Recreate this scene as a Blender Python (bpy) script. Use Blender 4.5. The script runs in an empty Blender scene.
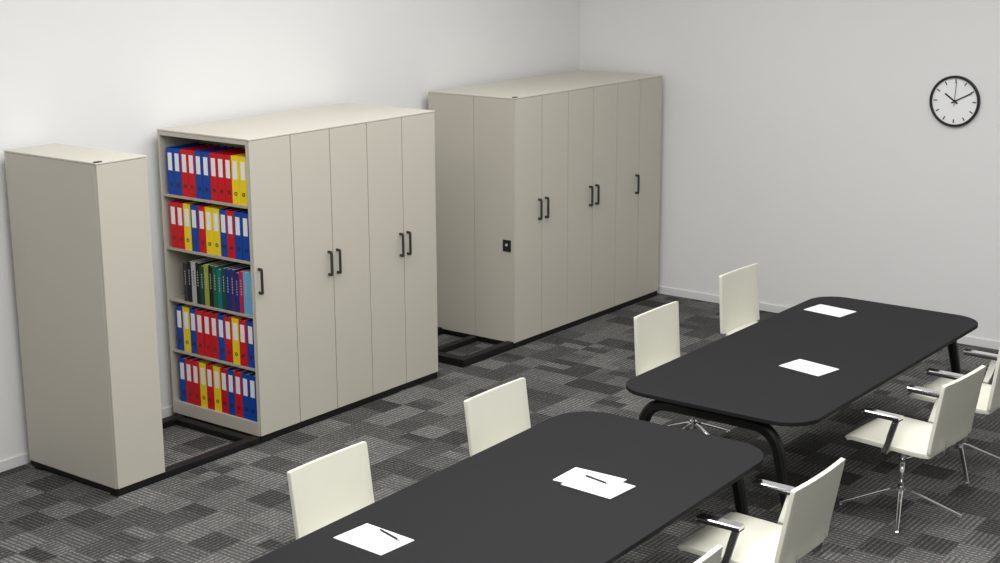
import bpy, bmesh, math, random
from mathutils import Vector, Matrix
random.seed(4)
scn=bpy.context.scene
scn.view_settings.view_transform='Standard'
COL=scn.collection
# ------------------------------------------------------------------ materials
def mat(name,col,rough=.5,metal=0.,bump=0.,bscale=200.,var=0.,vscale=3.,spec=.5,coat=0.):
    m=bpy.data.materials.new(name); m.use_nodes=True
    nt=m.node_tree; b=nt.nodes['Principled BSDF']
    b.inputs['Base Color'].default_value=(*col,1); b.inputs['Roughness'].default_value=rough
    b.inputs['Metallic'].default_value=metal; b.inputs['Specular IOR Level'].default_value=spec
    b.inputs['Coat Weight'].default_value=coat
    tc=nt.nodes.new('ShaderNodeTexCoord')
    n=nt.nodes.new('ShaderNodeTexNoise'); n.inputs['Scale'].default_value=vscale; n.inputs['Detail'].default_value=3
    nt.links.new(tc.outputs['Object'],n.inputs['Vector'])
    cr=nt.nodes.new('ShaderNodeMapRange'); cr.inputs['To Min'].default_value=1-var; cr.inputs['To Max'].default_value=1+var
    nt.links.new(n.outputs['Fac'],cr.inputs['Value'])
    mx=nt.nodes.new('ShaderNodeVectorMath'); mx.operation='SCALE'; mx.inputs[0].default_value=col
    nt.links.new(cr.outputs['Result'],mx.inputs['Scale']); nt.links.new(mx.outputs['Vector'],b.inputs['Base Color'])
    if bump>0:
        n2=nt.nodes.new('ShaderNodeTexNoise'); n2.inputs['Scale'].default_value=bscale; n2.inputs['Detail'].default_value=4
        nt.links.new(tc.outputs['Object'],n2.inputs['Vector'])
        bp=nt.nodes.new('ShaderNodeBump'); bp.inputs['Strength'].default_value=bump; bp.inputs['Distance'].default_value=.002
        nt.links.new(n2.outputs['Fac'],bp.inputs['Height']); nt.links.new(bp.outputs['Normal'],b.inputs['Normal'])
    return m
M={}
M['wall']=mat('wall_paint',(.76,.757,.75),.9,bump=.1,bscale=90,var=.01)
M['ceil']=mat('ceiling_paint',(.8,.8,.8),.9)
M['base']=mat('baseboard_paint',(.72,.72,.71),.5)
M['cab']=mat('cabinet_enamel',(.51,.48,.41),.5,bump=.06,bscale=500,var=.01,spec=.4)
M['cab_lit']=mat('cabinet_enamel_lit_top',(.60,.572,.495),.5,bump=.06,bscale=500,var=.01,spec=.4)  # same enamel lightened: light from above painted into the top panels
M['cabin']=mat('cabinet_inner_enamel',(.42,.39,.33),.55)
M['blk']=mat('black_plastic',(.010,.010,.010),.45)
M['plinth']=mat('black_steel_plinth',(.008,.008,.008),.5,spec=.3)
M['hand']=mat('dark_grey_handle_metal',(.065,.067,.065),.35,metal=.6)
M['table']=mat('matte_black_laminate',(.0148,.0148,.0162),.6,bump=.05,bscale=600,var=.05,spec=.10)
M['tleg']=mat('black_powder_coated_steel',(.006,.006,.006),.4,spec=.3)
M['leather']=mat('cream_leather',(.73,.725,.62),.5,bump=.12,bscale=350,var=.02,vscale=8)
M['chrome']=mat('polished_chrome',(.97,.97,.98),.10,metal=1.)
M['satin']=mat('chromed_post_steel',(.93,.93,.94),.2,metal=1.)
M['paper']=mat('white_paper',(.86,.86,.89),.8)
M['pages']=mat('paper_block',(.75,.73,.68),.9)
M['blue']=mat('blue_card',(.006,.06,.34),.45,var=.03,spec=.2)
M['red']=mat('red_card',(.60,.008,.015),.45,var=.03,spec=.2)
M['yellow']=mat('yellow_card',(.88,.66,.012),.45,var=.03,spec=.2)
M['white']=mat('clock_face_white',(.86,.86,.86),.6)
M['steel']=mat('brushed_steel',(.55,.55,.55),.3,metal=1.)
M['screen']=mat('grey_lens_plastic',(.45,.45,.45),.3)
BK={'black':(.010,.010,.012),'charcoal':(.035,.035,.04),'green':(.01,.12,.05),'olive':(.34,.37,.04),'dark_green':(.004,.07,.04),'teal':(.01,.16,.19),
    'purple':(.05,.025,.14),'navy':(.008,.03,.18),'crimson':(.45,.02,.08),'sky':(.14,.42,.68),'light_grey':(.45,.45,.45)}
for k,v in BK.items(): M['bk_'+k]=mat(k+'_book_cloth',v,.5,var=.04,spec=.2)

def carpet():
    m=bpy.data.materials.new('carpet_tile_patchwork'); m.use_nodes=True
    nt=m.node_tree; L=nt.links; b=nt.nodes['Principled BSDF']
    tc=nt.nodes.new('ShaderNodeTexCoord'); sp=nt.nodes.new('ShaderNodeSeparateXYZ'); L.new(tc.outputs['Object'],sp.inputs[0])
    def mth(op,a,bb=None,c=None):
        n=nt.nodes.new('ShaderNodeMath'); n.operation=op
        for i,v in enumerate((a,bb,c)):
            if v is None: continue
            if isinstance(v,(int,float)): n.inputs[i].default_value=v
            else: L.new(v,n.inputs[i])
        return n.outputs[0]
    def comb(x,y,z):
        n=nt.nodes.new('ShaderNodeCombineXYZ')
        for i,v in enumerate((x,y,z)):
            if isinstance(v,(int,float)): n.inputs[i].default_value=v
            else: L.new(v,n.inputs[i])
        return n.outputs[0]
    def wn(v):
        n=nt.nodes.new('ShaderNodeTexWhiteNoise'); n.noise_dimensions='3D'; L.new(v,n.inputs['Vector']); return n.outputs['Value']
    X,Y=sp.outputs[0],sp.outputs[1]
    S=4.6
    fx=mth('FLOOR',mth('MULTIPLY',X,S)); fy=mth('FLOOR',mth('MULTIPLY',Y,S))
    fx2=mth('FLOOR',mth('MULTIPLY',X,S*2)); fy2=mth('FLOOR',mth('MULTIPLY',Y,S*2))
    r=wn(comb(fx,fy,3.3))
    sx=mth('GREATER_THAN',r,.75)
    sy=mth('MULTIPLY',mth('GREATER_THAN',r,.84),1.0)
    ix=mth('ADD',mth('MULTIPLY',sx,fx2),mth('MULTIPLY',mth('SUBTRACT',1.,sx),mth('MULTIPLY',fx,2.)))
    iy=mth('ADD',mth('MULTIPLY',sy,fy2),mth('MULTIPLY',mth('SUBTRACT',1.,sy),mth('MULTIPLY',fy,2.)))
    par=mth('MODULO',mth('ADD',mth('ADD',fx,fy),1000.),2.)
    sel=mth('GREATER_THAN',par,.5); inv=mth('SUBTRACT',1.0,sel)
    sh=wn(comb(ix,iy,7.7))
    P=2*math.pi/.031
    def cell(v): return mth('MULTIPLY_ADD',mth('SINE',mth('MULTIPLY',v,P)),.5,.5)
    rib=mth('ADD',mth('MULTIPLY',sel,cell(X)),mth('MULTIPLY',inv,cell(Y)))
    rib2=mth('ADD',mth('MULTIPLY',sel,cell(Y)),mth('MULTIPLY',inv,cell(X)))
    weave=mth('MULTIPLY',rib,mth('MULTIPLY_ADD',rib2,.5,.5))
    n=nt.nodes.new('ShaderNodeTexNoise'); n.inputs['Scale'].default_value=70; n.inputs['Detail'].default_value=4
    L.new(tc.outputs['Object'],n.inputs['Vector'])
    n3=nt.nodes.new('ShaderNodeTexNoise'); n3.inputs['Scale'].default_value=16; n3.inputs['Detail'].default_value=3
    L.new(tc.outputs['Object'],n3.inputs['Vector'])
    mot=mth('MULTIPLY_ADD',n3.outputs['Fac'],1.2,.4)
    nz=mth('MAXIMUM',mth('MULTIPLY_ADD',n.outputs['Fac'],2.8,-.85),0.)
    amt=mth('MULTIPLY',mth('MULTIPLY',mth('MULTIPLY',weave,nz),mot),mth('MULTIPLY_ADD',sh,.22,.09))
    val=mth('ADD',mth('MULTIPLY_ADD',sh,.060,.024),amt)
    col=nt.nodes.new('ShaderNodeVectorMath'); col.operation='SCALE'; col.inputs[0].default_value=(1.0,.985,.945); L.new(val,col.inputs['Scale'])
    L.new(col.outputs['Vector'],b.inputs['Base Color']); b.inputs['Roughness'].default_value=.95; b.inputs['Specular IOR Level'].default_value=.1
    bp=nt.nodes.new('ShaderNodeBump'); bp.inputs['Strength'].default_value=.5; bp.inputs['Distance'].default_value=.004
    L.new(mth('ADD',rib,n.outputs['Fac']),bp.inputs['Height']); L.new(bp.outputs['Normal'],b.inputs['Normal'])
    return m
M['carpet']=carpet()
# ------------------------------------------------------------------ mesh helpers
def obj(name,bm,m,parent=None,smooth=False,loc=(0,0,0),bevel=0,seg=2):
    me=bpy.data.meshes.new(name); bmesh.ops.recalc_face_normals(bm,faces=bm.faces[:]); bm.to_mesh(me); bm.free()
    for mm in (m if isinstance(m,list) else [m]): me.materials.append(mm)
    if smooth:
        for p in me.polygons: p.use_smooth=True
    o=bpy.data.objects.new(name,me); COL.objects.link(o); o.location=loc
    if parent: o.parent=parent
    if bevel:
        md=o.modifiers.new('bevel','BEVEL'); md.width=bevel; md.segments=seg; md.limit_method='ANGLE'; md.harden_normals=False
    return o
def addbox(bm,x0,x1,y0,y1,z0,z1):
    r=bmesh.ops.create_cube(bm,size=1)['verts']
    for v in r: v.co=Vector(((x0+x1)/2+v.co.x*(x1-x0),(y0+y1)/2+v.co.y*(y1-y0),(z0+z1)/2+v.co.z*(z1-z0)))
    return r
def boxes(name,lst,m,parent=None,bevel=0,loc=(0,0,0),seg=2):
    bm=bmesh.new()
    for b in lst: addbox(bm,*b)
    return obj(name,bm,m,parent,loc=loc,bevel=bevel,seg=seg)
def addcyl(bm,r1,r2,h,mtx,seg=24):
    bmesh.ops.create_cone(bm,cap_ends=True,segments=seg,radius1=r1,radius2=r2,depth=h,matrix=mtx)
def T(x,y,z): return Matrix.Translation((x,y,z))
def empty(name,loc,rot=0,label=None,cat=None,group=None):
    e=bpy.data.objects.new(name,None); COL.objects.link(e); e.location=loc; e.rotation_euler=(0,0,rot); e.empty_display_size=.1
    if label: e['label']=label
    if cat: e['category']=cat
    if group: e['group']=group
    return e
def tag(o,label,cat,group=None):
    o['label']=label; o['category']=cat
    if group: o['group']=group
    return o
def fillet(pts,r,n=6):
    pts=[Vector(p) for p in pts]; out=[pts[0]]
    for i in range(1,len(pts)-1):
        a,b,c=pts[i-1],pts[i],pts[i+1]
        d1=(a-b); d2=(c-b); rr=min(r,d1.length*.45,d2.length*.45)
        p1=b+d1.normalized()*rr; p2=b+d2.normalized()*rr
        for k in range(n+1):
            t=k/n; out.append(p1*(1-t)**2+b*2*t*(1-t)+p2*t*t)
    out.append(pts[-1]); return out
def sweep(bm,pts,sec,up=Vector((0,0,1)),scales=None):
    pts=[Vector(p) for p in pts]; rings=[]
    n=len(pts); side=None
    for i,p in enumerate(pts):
        t=(pts[min(i+1,n-1)]-pts[max(i-1,0)]).normalized()
        if side is None:
            side=t.cross(up)
            if side.length<1e-3: side=t.cross(Vector((0,1,0)))
            side.normalize()
        else:
            side=(side-t*side.dot(t)).normalized()
        w=side.cross(t).normalized()
        s=scales[i] if scales else 1
        rings.append([bm.verts.new(p+side*a*s+w*b*s) for a,b in sec])
    m=len(sec)
    for i in range(n-1):
        for j in range(m):
            bm.faces.new((rings[i][j],rings[i][(j+1)%m],rings[i+1][(j+1)%m],rings[i+1][j]))
    bm.faces.new(rings[0]); bm.faces.new(rings[-1][::-1])
def rect(a,b,c=.002):
    a/=2;b/=2
    return [(a,b-c),(a-c,b),(-a+c,b),(-a,b-c),(-a,-b+c),(-a+c,-b),(a-c,-b),(a,-b+c)]
def copy_tree(root,loc,rot=None,**props):
    c=root.copy(); COL.objects.link(c); c.location=loc
    if rot is not None: c.rotation_euler=(0,0,rot)
    for k,v in props.items(): c[k]=v
    for ch in list(root.children):
        d=ch.copy(); COL.objects.link(d); d.parent=c
        for g in list(ch.children):
            e=g.copy(); COL.objects.link(e); e.parent=d
    return c
# ------------------------------------------------------------------ room
YW,XW,HC=.96,6.37,4.3
XL,YB=-9.,-11.
def structure(o): o['kind']='structure'; return o
structure(boxes('floor',[(XL,XW+.15,YB,YW+.15,-.1,0)],M['carpet']))
structure(boxes('wall_back',[(XL,XW+.15,YW,YW+.15,0,HC)],M['wall']))
structure(boxes('wall_right',[(XW,XW+.15,YB,YW,0,HC)],M['wall']))
structure(boxes('baseboard_back',[(XL,XW,YW-.014,YW,0,.07)],M['base'],bevel=.003))
structure(boxes('baseboard_right',[(XW-.014,XW,YB,YW-.014,0,.07)],M['base'],bevel=.003))
structure(boxes('ceiling',[(XL,XW+.15,YB,YW+.15,HC,HC+.1)],M['ceil']))
# ------------------------------------------------------------------ cabinets
P,W,H,A,B=.3729,.8833,2.055,1.1948,4.043
ZB=.048
def handle(parent,x,z0=1.03,z1=1.205):
    bm=bmesh.new()
    pts=fillet([(x,0,z0+.008),(x,-.032,z0+.008),(x,-.032,z1-.008),(x,0,z1-.008)],.004,2)
    sweep(bm,pts,rect(.020,.010),up=Vector((1,0,0)))
    return obj('handle',bm,M['hand'],parent,bevel=0)
def doors(root,n,handles):
    for i in range(n):
        g=.0034
        d=boxes('door',[(i*P+g,(i+1)*P-g,0,.018,ZB+.004,H-.013)],M['cab'],root,bevel=.0012)
        for hx in handles.get(i,[]): handle(d,i*P+hx)
def plinth(root,w):
    boxes('plinth',[(.006,w-.006,.006,W-.006,0.014,ZB-.002)],M['plinth'],root,bevel=.002)
def capmark(root):
    boxes('guide_cap',[(.004,.05,.004,.03,H,H+.006)],M['blk'],root,bevel=.001)
u1=empty('mobile_shelving_cabinet',(0,0,0),0,'narrow closed beige steel cabinet standing alone on floor track','cabinet')
boxes('body',[(0,P,.019,W,ZB,H-.012)],M['cab'],u1,bevel=.002)
boxes('top_panel',[(-.002,P+.002,-.002,W+.002,H-.0105,H)],M['cab_lit'],u1,bevel=.002)
doors(u1,1,{}); plinth(u1,P); capmark(u1)
u2=empty('mobile_shelving_cabinet',(A,0,0),0,'wide beige steel cabinet with open end of binder shelves','cabinet')
t=.017
boxes('body',[(P-.012,5*P,.019,W,ZB,H-.012)],M['cab'],u2,bevel=.0015)
boxes('side_panel',[(0,P-.0125,W-t,W,ZB,H-.012)],M['cab'],u2,bevel=.0015)
boxes('side_panel',[(0,P-.0125,.019,.031,ZB,H-.012)],M['cab'],u2,bevel=.0015)
boxes('head_panel',[(0,P-.0125,.0312,W-t-.0002,H-.040,H-.012)],M['cab'],u2,bevel=.0015)
boxes('bottom_panel',[(0,P-.0125,.0312,W-t-.0002,ZB,.140)],M['cab'],u2,bevel=.0015)
SH=[.1405,.5155,.8805,1.2455,1.6155]
for z in SH[1:]:
    boxes('shelf',[(.006,P-.014,.0315,W-t-.0005,z-.0185,z-.0005)],M['cabin'],u2,bevel=.002)
boxes('top_panel',[(-.002,5*P+.002,-.002,W+.002,H-.0105,H)],M['cab_lit'],u2,bevel=.002)
doors(u2,5,{0:[.038],1:[P-.05],2:[.035],3:[P-.045],4:[.035]}); plinth(u2,5*P)
u3=empty('mobile_shelving_cabinet',(B,0,0),0,'wide closed beige steel cabinet with six door panels, black lock','cabinet')
bm=bmesh.new()
addbox(bm,0.002,6*P,.019,W,ZB,H-.012)
addbox(bm,-.004,.002,.002,.408,ZB,H-.012); addbox(bm,-.004,.002,.412,W,ZB,H-.012)
obj('body',bm,M['cab'],u3,bevel=.0015)
boxes('top_panel',[(-.006,6*P+.002,-.002,W+.002,H-.0105,H)],M['cab_lit'],u3,bevel=.002)
doors(u3,6,{0:[P-.05],1:[.045],2:[P-.05],3:[.045],4:[P-.055]}); plinth(u3,6*P); capmark(u3)
lk=boxes('lock',[(-.012,-.004,.035,.115,.81,.905)],M['blk'],u3,bevel=.003)
bm=bmesh.new(); addcyl(bm,.012,.012,.004,T(-.013,.075,.865)@Matrix.Rotation(math.pi/2,4,'Y'),20)
obj('lock_cylinder',bm,M['screen'],lk)
def track2(x0,x1,label):
    e=empty('floor_track',(0,0,0),0,label,'floor track')
    for y in (.045,.80):
        boxes('rail',[(x0,x1,y-.035,y+.035,0,.0138)],M['plinth'],e)
    return e
def trackgap(e,xa,xb,endx=None,h=.045):
    for y in (.045,.80):
        boxes('rail_cover',[(xa,xb,y-.035,y+.035,.0138,h)],M['plinth'],e,bevel=.004)
    if endx is not None:
        boxes('cross_bar',[(endx,endx+.08,.08,.765,0,h)],M['plinth'],e,bevel=.004)
t1=track2(.0,A+5*P,'black steel floor track under narrow and wide beige cabinets')
trackgap(t1,P,A)
boxes('cross_bar',[(A-.08,A-.01,.08,.765,0,.04)],M['plinth'],t1,bevel=.004)
t2=track2(3.38,B+6*P,'black steel floor track projecting from the six-panel cabinet')
trackgap(t2,3.38,B-.005,3.38,.06)
boxes('centre_rail',[(3.46,B-.005,.39,.46,0,.045)],M['plinth'],t2,bevel=.004)
# ------------------------------------------------------------------ binders
BW,BD,BH=.068,.29,.318
def binder(color,label,group):
    e=empty('binder',(0,0,0),0,label,'binder',group)
    bm=bmesh.new(); c=.003
    addbox(bm,0,c,0,BW,0,BH); addbox(bm,c,BD,0,c,0,BH); addbox(bm,c,BD,BW-c,BW,0,BH)
    obj('cover',bm,M[color],e,bevel=.0012)
    boxes('paper_block',[(.02,BD-.01,.008,BW-.008,.006,BH-.012)],M['pages'],e)
    boxes('spine_label',[(-.0008,0.0002,.014,BW-.014,.165,.285)],M['paper'],e)
    bm=bmesh.new(); N=20; rings=[]
    for (r,x) in ((.013,0),(.013,-.002),(.008,-.002),(.008,0)):
        rings.append([bm.verts.new((x,BW/2+r*math.cos(2*math.pi*k/N),.07+r*math.sin(2*math.pi*k/N))) for k in range(N)])
    for i in range(4):
        a,b2=rings[i],rings[(i+1)%4]
        for k in range(N): bm.faces.new((a[k],a[(k+1)%N],b2[(k+1)%N],b2[k]))
    obj('finger_ring',bm,M['blk'],e)
    return e
rows={4:'BBRRBBRRRYY',3:'RRYBRYYBRBB',1:'BYBRRRBRYRB',0:'BRRYRYRBRBB'}
names={4:'binders on the top shelf',3:'binders on the fourth shelf',1:'binders on the second shelf',0:'binders on the bottom shelf'}
CN={'B':'blue','R':'red','Y':'yellow'}
proto={}
for ri,s in rows.items():
    for k,c in enumerate(s):
        g=names[ri]; y=W-.022-.042-BW-k*.0705
        lab='%s lever arch binder with white spine label'%CN[c]
        loc=(A+.012+random.uniform(0,.006),y,SH[ri])
        if c in proto: copy_tree(proto[c],loc,group=g)
        else:
            e=binder(CN[c],lab,g); e.location=loc; proto[c]=e
bk=['charcoal','black','light_grey','black','dark_green','olive','black','green','teal','dark_green','navy','purple','navy','crimson','sky','sky','navy']
y=W-.022-.145
for i,c in enumerate(bk):
    w=.038+.006*((i*7)%3)/2; h=.285 if i%4 else .27
    y-=w+.0015
    if y<.033: break
    e=empty('book',(A+.014,y,SH[2]),0,'%s cloth-bound upright book with printed spine'%c.replace('_',' '),'book','books on the middle shelf')
    bm=bmesh.new(); c3=.003
    addbox(bm,0,c3,0,w,0,h); addbox(bm,c3,.22,0,c3,0,h); addbox(bm,c3,.22,w-c3,w,0,h)
    obj('cover',bm,M['bk_'+c],e,bevel=.001)
    boxes('page_block',[(c3,.215,c3,w-c3,.004,h-.004)],M['pages'],e)
    lt=M['screen'] if c!='light_grey' else M['blk']
    bm=bmesh.new(); addbox(bm,-.0006,.0002,w*.485,w*.515,h*.42,h*.82)
    for q in range(6): addbox(bm,-.0007,.0002,w*.40,w*.60,h*(.44+q*.065),h*(.468+q*.065))
    obj('spine_print',bm,lt,e)
# ------------------------------------------------------------------ clock
ck=empty('wall_clock',(XW,-2.68,1.989),0,'round black-rimmed wall clock, white face, showing ten past ten','clock')
R=.205
RY=Matrix.Rotation(-math.pi/2,4,'Y')
bm=bmesh.new(); N=64
prof=[(R,0),(R,-.026),(R-.005,-.031),(R-.014,-.031),(R-.019,-.026),(R-.019,0)]
rings=[[bm.verts.new((x,r*math.cos(2*math.pi*k/N),r*math.sin(2*math.pi*k/N))) for k in range(N)] for r,x in prof]
for i in range(len(prof)):
    a,b2=rings[i],rings[(i+1)%len(prof)]
    for k in range(N): bm.faces.new((a[k],a[(k+1)%N],b2[(k+1)%N],b2[k]))
obj('rim',bm,M['blk'],ck,smooth=False)
bm=bmesh.new(); addcyl(bm,R-.0191,R-.0191,.012,T(-.006,0,0)@RY,64); obj('dial',bm,M['white'],ck)
for k in range(12):
    bm=bmesh.new(); v=addbox(bm,-.0135,-.0118,-.0045,.0045,.145,.175)
    bmesh.ops.rotate(bm,verts=v,cent=(0,0,0),matrix=Matrix.Rotation(math.radians(30*k),3,'X'))
    obj('hour_mark',bm,M['blk'],ck)
def hand_(name,deg,l,w,x,tail=.03):
    bm=bmesh.new(); v=addbox(bm,x-.0015,x,-w/2,w/2,-tail,l)
    bmesh.ops.rotate(bm,verts=v,cent=(0,0,0),matrix=Matrix.Rotation(math.radians(deg),3,'X'))
    return obj(name,bm,M['blk'],ck)
hand_('hour_hand',305,.10,.013,-.0145); hand_('minute_hand',62,.155,.010,-.0175); hand_('second_hand',3,.155,.004,-.0205,.04)
bm=bmesh.new(); addcyl(bm,.01,.01,.012,T(-.018,0,0)@RY,20); obj('hub',bm,M['blk'],ck)
# ------------------------------------------------------------------ furniture plan
K=.968; LIFT=.108
def S(x,y): return (-5.348+K*(x+5.348), -7.009+K*(y+7.009), 0)
TZ=.781
def rrect(lx,ly,r,n=16):
    out=[]
    for cx,cy,a0 in ((lx/2-r,ly/2-r,0),(-lx/2+r,ly/2-r,90),(-lx/2+r,-ly/2+r,180),(lx/2-r,-ly/2+r,270)):
        for k in range(n+1):
            a=math.radians(a0+90*k/n); out.append((cx+r*math.cos(a),cy+r*math.sin(a)))
    return out
def table(loc,rot,label,LX,LY,RC=.21,off=.095):
    e=empty('conference_table',loc,rot,label,'table')
    bm=bmesh.new(); th=.024
    top=[bm.verts.new((x,y,TZ)) for x,y in rrect(LX,LY,RC)]
    bot=[bm.verts.new((x,y,TZ-th)) for x,y in rrect(LX,LY,RC)]
    n=len(top); bm.faces.new(top); bm.faces.new(bot[::-1])
    for i in range(n): bm.faces.new((top[i],bot[i],bot[(i+1)%n],top[(i+1)%n]))
    obj('tabletop',bm,M['table'],e,bevel=.003)
    zt=TZ-th-.048
    for sx in (-1,1):
        x=sx*(LX/2-off)
        bm=bmesh.new()
        pts=fillet([(x,-.535,0.0),(x,-.39,zt),(x,.42,zt),(x,.555,0)],.15,10)
        sc=[.75+.36*min(p.z/zt,1.) for p in pts]
        sweep(bm,pts,rect(.060,.056,.014),up=Vector((1,0,0)),scales=sc)
        obj('leg_frame',bm,M['tleg'],e,smooth=False)
        for sy in (-.2,.2):
            bm=bmesh.new(); addcyl(bm,.022,.022,.022,T(x,sy,TZ-th-.0105),16)
            obj('mounting_stud',bm,M['tleg'],e)
    for sy in (-.22,.22):
        boxes('under_rail',[(-LX/2+off+.01,LX/2-off-.01,sy-.02,sy+.02,zt-.02,zt+.02)],M['tleg'],e,bevel=.003)
    return e
LX1=2.95
table(S(1.40-LX1/2,-3.10),math.radians(1.7),'long black conference table holding paper sheets and pens',LX1*K,1.27*K,.23,.06)
table(S((1.81+4.67)/2,-3.015),0,'long black conference table holding two single white sheets',2.86*K,1.25*K)
# ------------------------------------------------------------------ papers, pens
def paper(x,y,rot,label,z=TZ,th=.003):
    q=S(x,y)
    o=boxes('paper_sheet',[(-.103,.103,-.1455,.1455,0,th)],M['paper'],loc=(q[0],q[1],z)); o.rotation_euler=(0,0,math.radians(rot)); tag(o,label,'paper'); return o
paper(-.735,-2.77,-3,'white paper sheet under a black pen on table')
paper(.455,-3.14,2,'blank white paper sheet partly under another sheet')
paper(.41,-3.22,-3,'white paper sheet overlapping another sheet and holding a pen',z=TZ+.003)
paper(2.865,-3.16,-11,'blank white sheet of paper on bare black table')
paper(4.235,-2.66,-8,'blank white sheet of paper near table end by cabinets')
def pen(x,y,rot,z):
    q=S(x,y)
    e=empty('pen',(q[0],q[1],z+.0046),math.radians(rot),'slim black ballpoint pen lying on white paper','pen','pens on the paper')
    bm=bmesh.new(); addcyl(bm,.0045,.0045,.135,Matrix.Rotation(math.pi/2,4,'Y'),12); obj('barrel',bm,M['blk'],e,smooth=False)
    bm=bmesh.new(); addcyl(bm,.0042,.001,.018,T(.0765,0,0)@Matrix.Rotation(math.pi/2,4,'Y'),12); obj('tip',bm,M['steel'],e)
    boxes('clip',[(-.06,-.018,-.0012,.0012,.004,.0063)],M['steel'],e)
    return e
pen(-.665,-2.80,-105,TZ+.003); pen(.46,-3.175,-100,TZ+.006)
# ------------------------------------------------------------------ chairs
def shell(name,prof,width,R,th,m,parent,bow=0):
    P2=[Vector((0,a,b)) for a,b in prof]
    P2=fillet(P2,.06,5)
    L=[0]
    for i in range(1,len(P2)): L.append(L[-1]+(P2[i]-P2[i-1]).length)
    tot=L[-1]
    def at(s):
        for i in range(1,len(P2)):
            if s<=L[i]+1e-9:
                f=(s-L[i-1])/max(L[i]-L[i-1],1e-9); return P2[i-1].lerp(P2[i],f)
        return P2[-1]
    ss=[0,.08*R,.3*R,.6*R,R]; k=14
    ss=ss+[R+(tot-2*R)*i/k for i in range(1,k)]+[tot-v for v in ss[::-1]]
    bm=bmesh.new(); rows=[]; nx=12
    for s in ss:
        d=min(s,tot-s); hw=width/2
        if d<R: hw=width/2-R+math.sqrt(max(R*R-(R-d)**2,0))
        c=at(s); c2=at(min(s+.003,tot)); c1=at(max(s-.003,0)); tg=(c2-c1).normalized(); nrm=Vector((0,-tg.z,tg.y))
        row=[]
        for j in range(nx+1):
            u=-1+2*j/nx; x=u*hw; q=(x/(width/2))**2*bow
            row.append(bm.verts.new((x,c.y+nrm.y*q,c.z+nrm.z*q)))
        rows.append(row)
    for a,b2 in zip(rows[:-1],rows[1:]):
        for j in range(nx): bm.faces.new((a[j],a[j+1],b2[j+1],b2[j]))
    o=obj(name,bm,m,parent,smooth=True)
    md=o.modifiers.new('solid','SOLIDIFY'); md.thickness=th; md.offset=0
    md=o.modifiers.new('bevel','BEVEL'); md.width=th*.22; md.segments=2; md.limit_method='ANGLE'; md.angle_limit=math.radians(50)
    return o
def chair(loc,rot,spin,label,arms=True,sw=.53,top=.815,lean=.053,low=0.):
    e=empty('conference_chair',S(*loc),math.radians(rot),label,'chair','conference chairs')
    shell('seat',[(.255,.388-low),(.235,.410-low),(.0,.405-low),(-.22,.398-low),(-.285,.405-low)],sw,.02,.028,M['leather'],e,bow=.006)
    shell('backrest',[(-.292,.412-low),(-.300,.48-low),(-.292-lean,top)],.55,.010,.022,M['leather'],e,bow=-.010)
    for sx in (-.15,.15):
        bm=bmesh.new()
        pts=fillet([(sx,-.12,.380-low),(sx,-.310,.380-low),(sx,-.320,.48-low)],.04,5); sweep(bm,pts,rect(.03,.006,.001),up=Vector((1,0,0)))
        obj('back_bracket',bm,M['chrome'],e)
    bm=bmesh.new(); addbox(bm,-.11,.11,-.13,.12,.370-low,.386-low); addcyl(bm,.045,.03,.03,T(0,0,.357-low),24); obj('seat_plate',bm,M['steel'],e,bevel=.003)
    if arms:
      for sx in (-1,1):
        bm=bmesh.new()
        sweep(bm,[(sx*.288,-.110,.602),(sx*.288,.125,.602)],rect(.062,.018,.005),up=Vector((0,0,1)))
        a=obj('armrest',bm,M['chrome'],e)
        bm=bmesh.new()
        sweep(bm,[(sx*.10,-.02,.3765),(sx*.20,-.02,.3765),(sx*.290,-.02,.378)],rect(.045,.010),up=Vector((0,0,1)))
        sweep(bm,[(sx*.288,-.02,.372),(sx*.290,-.085,.594)],rect(.016,.042,.005),up=Vector((0,1,0)))
        obj('arm_post',bm,M['satin'],a)
        bm=bmesh.new()
        sweep(bm,[(sx*.288,-.108,.588),(sx*.288,.120,.588)],rect(.056,.012,.003),up=Vector((0,0,1)))
        obj('arm_pad',bm,M['blk'],a)
    def lift(o):
        o.data.transform(Matrix.Translation((0,0,LIFT))@Matrix.Scale(K,4))
        for c in o.children: lift(c)
    for c in list(e.children): lift(c)
    bm=bmesh.new(); addcyl(bm,.021,.021,.11,T(0,0,.385-low),24); addcyl(bm,.013,.013,.18,T(0,0,.25-low*.5),24); obj('column',bm,M['chrome'],e,smooth=True)
    b0=bmesh.new()
    addcyl(b0,.028,.024,.05,T(0,0,.155),24)
    for k in range(4):
        a=math.radians(spin-rot+90*k); d=Vector((math.cos(a),math.sin(a),0))
        pts=[d*.015+Vector((0,0,.158)),d*.06+Vector((0,0,.148)),d*.20+Vector((0,0,.092)),d*.345+Vector((0,0,.032))]
        sweep(b0,pts,rect(.024,.016,.005),up=Vector((0,0,1)),scales=[1.15,1,.85,.7])
        addcyl(b0,.013,.012,.028,T(d.x*.337,d.y*.337,.014),16)
    obj('star_base',b0,M['chrome'],e)
    return e
lt='cream leather chair with chrome armrests '
chair((.86,-3.82),0,20,lt+'beside the table with pens',top=.838,lean=.075)
chair((2.84,-3.81),-4,20,lt+'turned slightly toward black table',top=.838,lean=.065)
chair((3.83,-3.80),-3,30,lt+'at the far table',top=.83)
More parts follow.
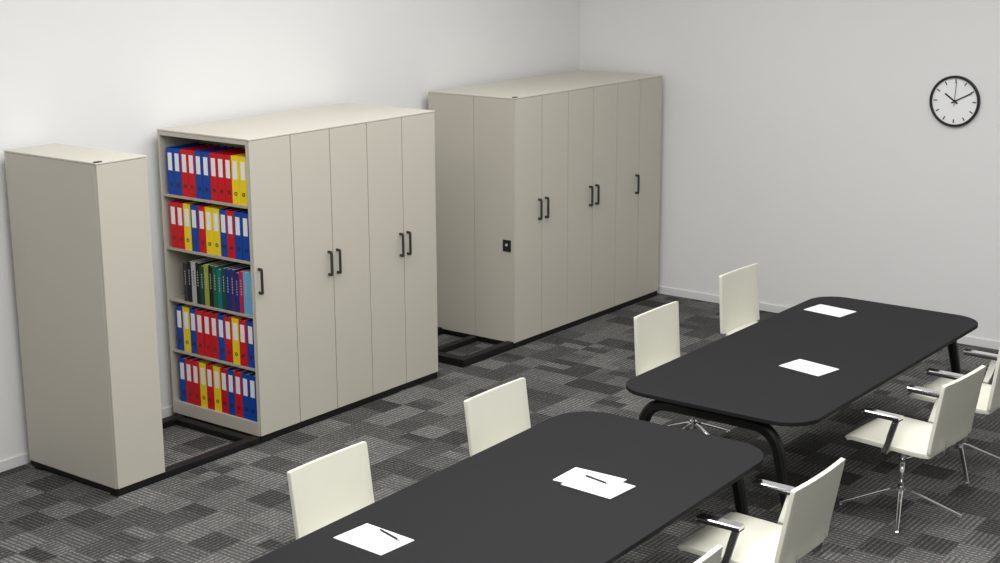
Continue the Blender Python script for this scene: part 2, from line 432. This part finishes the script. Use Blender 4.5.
chair((-.43,-3.87),0,20,lt+'at the paper-strewn table',top=.84,lean=.06)
la='cream leather chair facing the table, '
chair((-.31,-2.42),180,65,la+'its back to the narrow cabinet',False)
chair((1.06,-2.42),180,100,la+'its back to the binder cabinet',False,.40)
chair((3.15,-2.19),180,75,la+'its back to the six-panel cabinet',False,.50,lean=.03,low=.03)
chair((4.50,-2.09),178,60,la+'angled near the wall',False,.46,lean=.03,top=.825,low=.035)
# ------------------------------------------------------------------ camera
yaw,pit,rol,f=.9193,.2358,-.0045,1486.5
fw=Vector((math.sin(yaw)*math.cos(pit),math.cos(yaw)*math.cos(pit),-math.sin(pit)))
r=Vector((math.cos(yaw),-math.sin(yaw),0)); u=r.cross(fw)
r2=r*math.cos(rol)+u*math.sin(rol); u2=-r*math.sin(rol)+u*math.cos(rol)
cam=bpy.data.cameras.new('camera'); co=bpy.data.objects.new('camera',cam); COL.objects.link(co)
mw=Matrix((r2,u2,-fw)).transposed().to_4x4(); mw.translation=Vector((-5.3482,-7.0092,3.3856)); co.matrix_world=mw
cam.sensor_width=36; cam.lens=f/1000*36; cam.clip_start=.1; cam.clip_end=100
scn.camera=co
# ------------------------------------------------------------------ light
def area(loc,sx,sy,e,rot=(0,0,0),col=(1,.998,.99)):
    l=bpy.data.lights.new('unseen_overhead_light','AREA'); l.shape='RECTANGLE'; l.size=sx; l.size_y=sy; l.energy=e; l.color=col
    o=bpy.data.objects.new('unseen_overhead_light',l); COL.objects.link(o); o.location=loc; o.rotation_euler=rot; return o
area((1.2,-1.4,4.25),6.6,1.4,158)  # added lamp without a fixture, brightens cabinet tops and upper wall
area((-.8,-4.2,4.25),5.0,1.8,185)
area((3.6,-4.6,4.25),2.6,2.0,75)
area((-4.2,-6.2,4.25),4.5,3,215)  # added fill light on the camera side, no real fixture
w=bpy.data.worlds.new('world'); scn.world=w; w.use_nodes=True
w.node_tree.nodes['Background'].inputs['Color'].default_value=(1,.998,.99,1); w.node_tree.nodes['Background'].inputs['Strength'].default_value=.40
